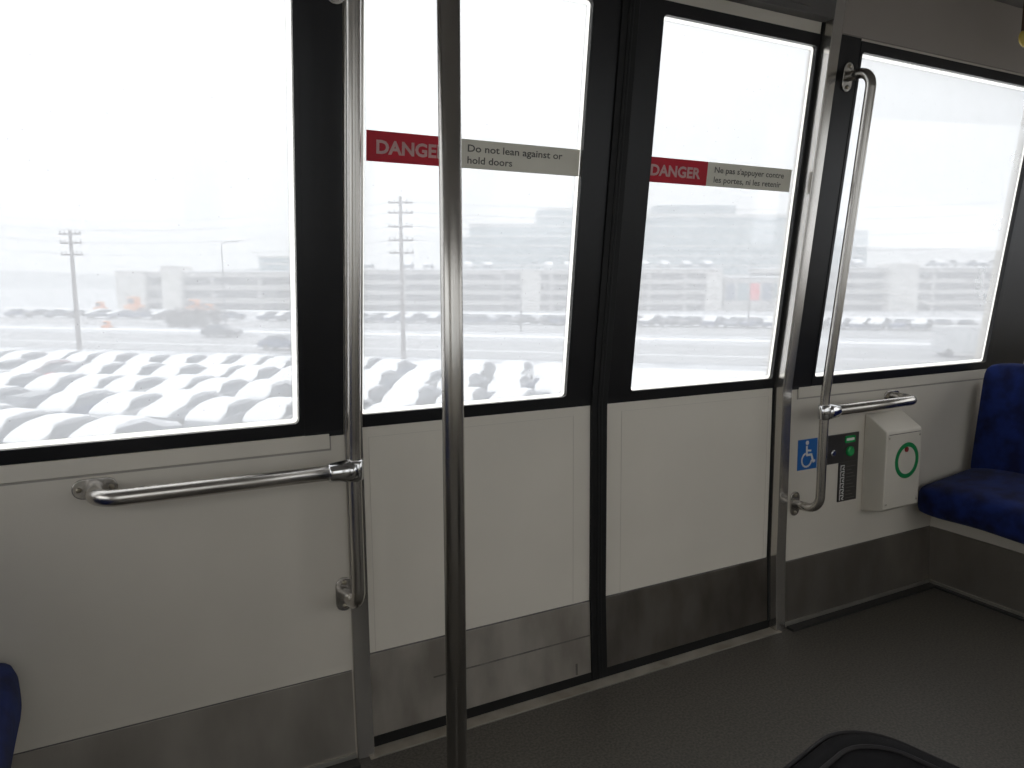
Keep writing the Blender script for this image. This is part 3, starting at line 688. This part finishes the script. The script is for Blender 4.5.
for px, h in ((172, 2.6), (188, 3.0), (203, 3.2), (216, 2.6), (178, 2.4), (196, 2.4)): shrub(px, 326 + random.uniform(-2, 2), h, 'bare brown shrub in the clump beyond the road, seen in the left window')

# --- utility poles
def utility_pole(px, D, top, arms, aw, label):
    p0 = at(px, D); o = empty('utility_pole', p0); tag(o, label, 'utility pole')
    part(MB().tube([(0, 0, 0), (0, 0, top)], [.20, .13], 12), 'pole', 'wood', o)
    for h in arms:
        a = part(MB().box((-aw, -.07, h - .07), (aw, .07, h + .07), 0, -YAW, (0, 0)), 'crossarm', 'wood', o)
        q = MB()
        for u in (-aw * .92, -aw * .5, aw * .5, aw * .92):
            x, y = u * math.cos(-YAW), u * math.sin(-YAW); q.tube([(x, y, h + .07), (x, y, h + .28)], [.05, .03], 8)
        part(q, 'insulators', 'wood', o)
    return p0
pa = utility_pole(78, 60, 10.6, (10.3, 9.6, 8.7), .85, 'tall wooden utility pole with crossarms seen in the left window')
pb = utility_pole(403, 62, 13.4, (12.9, 12.1, 11.0, 9.9, 8.9), 1.0, 'tall utility pole with five crossarms seen in the left door window')
for px, D, h in ((226, 95, 11), (521, 95, 8.4), (748, 100, 9)):
    o = empty('lamp_post', at(px, D)); tag(o, 'thin grey street lamp post %s' % {226: 'seen in the left window above the shrubs', 521: 'seen in the left door window right of the grab pole', 748: 'seen in the right door window'}[px], 'lamp post')
    part(MB().tube([(0, 0, 0), (0, 0, h)], [.11, .06], 10), 'pole', 'wire', o)
    part(MB().tube([(0, 0, h), (.5, -.3, h + .25), (1.4, -.8, h + .3)], .05, 8), 'arm', 'wire', o)
    part(MB().box((1.2, -1.0, h + .22), (1.9, -.7, h + .36)), 'lamp_head', 'wire', o, .04)
pc = Vector(pb + RD * 62)
o = MB()
for (h0, h1) in ((13.0, 13.0), (12.2, 12.2), (11.1, 11.1), (10.0, 10.0)):
    for a_, b_ in ((pb - RD * 45, pb), (pb, pc)):
        pts = []
        for k in range(17):
            t = k / 16; p = a_.lerp(b_, t); p.z = GROUND + h0 - 1.2 * 4 * t * (1 - t); pts.append(p)
        o.tube(pts, .013, 5)
o = o.build('power_lines', 'wire'); tag(o, 'thin sagging power lines strung across the sky', 'power line', kind='stuff')

# --- orange site machines
for px, py, sc in ((103, 314, 1.4), (137, 315, 2.0), (197, 315, 1.7), (211, 316, 1.3), (108, 331, .8)):
    lab = {103: 'leftmost small orange machine in front of the far garage', 137: 'orange machine with a long flat bed left of the pale garage tower', 197: 'orange machine just right of the pale garage tower', 211: 'small orange machine, the rightmost of those by the garage', 108: 'small orange machine at the roadside, right of the leaning pole'}[px]
    o = empty('site_machine', S(px, py), RA); o.scale = (sc,) * 3; tag(o, lab, 'site machine')
    part(MB().box((-.9, -.45, .35), (.7, .45, .95)), 'machine_body', 'orange', o, .05)
    part(MB().box((-.5, -.4, .95), (.3, .4, 1.7)), 'cab', 'orange', o, .05)
    part(MB().box((-.4, -.42, 1.1), (.2, .42, 1.55)), 'cab_window', 'carglass', o)
    part(MB().box((.7, -.5, .1), (1.1, .5, .7)), 'bucket', 'wire', o, .03)
    for x in (-.6, .5):
        for y in (-.42, .42): part(MB().tube([(x, y - .08, .28), (x, y + .08, .28)], .28, 12), 'wheel', 'tyre', o)

# --- buildings
def block(name, px0, px1, D, ztop, depth, m, label, cat, zbot=None, parent=None, lvls=None):
    """a box building whose long front runs between two bearings"""
    a, b = at((px0 + px1) / 2, D, GROUND), None
    half = (px1 - px0) / 2 * D / 750
    o = empty(name, a, -YAW); tag(o, label, cat)
    H = ztop
    return o, half, H
def rooms(px): return
def garage(px0, px1, D, ytop, levels, label, towers=(), roofcars=True):
    H = 7 + (276.5 - ytop) / 750 * D
    o, half, H = block('parking_garage', px0, px1, D, H, 30, None, label, 'parking garage')
    fl = H / levels
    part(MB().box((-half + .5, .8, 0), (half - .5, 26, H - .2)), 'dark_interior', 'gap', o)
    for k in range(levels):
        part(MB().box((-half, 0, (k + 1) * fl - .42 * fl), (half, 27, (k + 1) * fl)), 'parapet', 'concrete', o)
    cols = MB(); n = max(3, int(half * 2 / 9))
    for k in range(n + 1):
        x = -half + k * 2 * half / n; cols.box((x - .3, .1, 0), (x + .3, .9, H - .1))
    part(cols, 'columns', 'concrete', o)
    part(MB().box((-half - .1, -.1, H), (half + .1, 27.1, H + .18)), 'roof_snow', 'snow', o)
    for (t0, t1, yt) in towers:
        x0, x1 = [((t - (px0 + px1) / 2) * D / 750) for t in (t0, t1)]
        part(MB().box((x0, -1.2, 0), (x1, 5, 7 + (276.5 - yt) / 750 * D)), 'stair_tower', 'palewall', o)
    return o, half, H, D, (px0 + px1) / 2
G_ = [garage(122, 354, 155, 272, 3, 'long three-level garage with a pale stair tower seen in the left window', [(167, 186, 266), (122, 150, 271)]),
      garage(356, 600, 155, 270, 4, 'four-level concrete garage below the stepped teal block in the left door window', [(520, 540, 271)]),
      garage(612, 720, 155, 269, 4, 'concrete garage with dark slots at the left of the right door window', [(704, 719, 272)]),
      garage(786, 1075, 155, 268, 4, 'long concrete garage with a pale tower seen in the right window', [(884, 912, 264)])]
# snow-topped cars on the garage roofs
random.seed(9)
for gi, (o_, half, H, D, pc_) in enumerate(G_):
    if gi == 0: continue
    nm = ['', 'left door window garage', 'right door window garage', 'right window garage'][gi]
    n = int(half * 2 / 4.2)
    for k in range(n):
        if random.random() < .25: continue
        x = -half + 2.2 + k * (2 * half - 4.4) / max(1, n - 1)
        v = o_.location + Vector((math.cos(-YAW) * x - math.sin(-YAW) * 4, math.sin(-YAW) * x + math.cos(-YAW) * 4, H + .18))
        if any(abs(x - xx) < 5 for xx in ()): continue
        put_car(random.choice(['carsilver', 'cargrey', 'carwhite']), v, -YAW + R(90), 'snow-topped car parked on the roof of the %s' % nm, 'snow-topped cars on the roof of the %s' % nm, True, 1.0, 0)
def office(px0, px1, D, ytop, m, label, pent=None, depth=25):
    H = 7 + (276.5 - ytop) / 750 * D
    o, half, H = block('office_building', px0, px1, D, H, depth, m, label, 'office building')
    part(MB().box((-half, 0, 0), (half, depth, H)), 'curtain_wall', m, o)
    part(MB().box((-half, -.1, H), (half, depth, H + .5)), 'roof_edge', 'palewall', o)
    fl = 3.8; s_ = MB(); k = 1
    while k * fl < H: s_.box((-half - .05, -.15, k * fl - .35), (half + .05, .0, k * fl + .15)); k += 1
    part(s_, 'floor_bands', 'palewall', o)
    if pent:
        x0, x1 = [((t - (px0 + px1) / 2) * D / 750) for t in pent[:2]]
        part(MB().box((x0, 4, H), (x1, depth - 5, 7 + (276.5 - pent[2]) / 750 * D)), 'penthouse', 'curtain2', o)
office(448, 469, 300, 239, 'curtain2', 'low hazy block at the left foot of the stepped teal offices')
office(470, 536, 300, 226, 'curtain', 'hazy teal office block, middle step of the stepped group')
office(537, 625, 300, 212, 'curtain', 'tall hazy teal office block, top step of the stepped group')
office(626, 789, 300, 217, 'curtain', 'broad teal office block with a rooftop penthouse, right door window', (655, 734, 206.5))
office(790, 862, 300, 232, 'curtain', 'lower hazy office block behind the right handrail')
office(262, 292, 260, 258, 'curtain', 'small square teal block at the horizon in the left window')
# coloured glazed front between the garages
H = 6.0; o, half, H = block('glazed_hall', 723, 783, 155, H, 20, None, 'low hall with blue and pink glass front seen in the right door window', 'hall')
part(MB().box((-half, 0, 0), (half, 20, 6.8)), 'hall_wall', 'concrete', o)
for k, m_ in enumerate(['carblue', 'curtain2', 'carred', 'carblue', 'curtain']):
    w_ = 2 * half / 5; part(MB().box((-half + k * w_ + .3, -.1, 2.2), (-half + (k + 1) * w_ - .3, .1, 5.6)), 'glass_panel', m_, o)
part(MB().box((-half - .1, -.2, 6.8), (half + .1, 20, 7.1)), 'roof_snow', 'snow', o)
# distant wooded ridge
random.seed(2)
mb = MB(); N = 90; vs = []
for k in range(N + 1):
    px = -250 + k * 16; h = 7 + (276.5 - (272 + 3 * math.sin(k * .35) + random.uniform(-1, 1) + (6 if px > 300 else 0))) / 750 * 430
    a, b = at(px, 430), at(px, 520)
    vs += [a, a + FH * 15 + Vector((0, 0, h)), b + Vector((0, 0, h)), b]
mb.add(vs, [(4 * k + j, 4 * k + j + 1, 4 * k + 5 + j, 4 * k + 4 + j) for k in range(N) for j in range(3)])
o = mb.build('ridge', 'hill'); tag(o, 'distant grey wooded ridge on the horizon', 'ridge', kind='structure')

# ------------------------------------------------------------------ winter haze outside (real scattering volume)
mv = bpy.data.materials.new('winter_haze'); mv.use_nodes = True; n = mv.node_tree; n.nodes.clear()
o_ = n.nodes.new('ShaderNodeOutputMaterial'); vs_ = n.nodes.new('ShaderNodeVolumeScatter'); vs_.inputs['Density'].default_value = .0022; vs_.inputs['Color'].default_value = (.99, .995, 1, 1); vs_.inputs['Anisotropy'].default_value = .3
n.links.new(vs_.outputs[0], o_.inputs['Volume']); M['haze'] = mv
c = at(512, 250)
hz = MB().box((-420, -215, GROUND - 1), (420, 330, 60)).build('haze', 'haze'); hz.location = (c.x, c.y, 0); hz.rotation_euler = (0, 0, -YAW)
tag(hz, 'pale winter haze over the lot and the distant buildings', 'haze', kind='stuff')
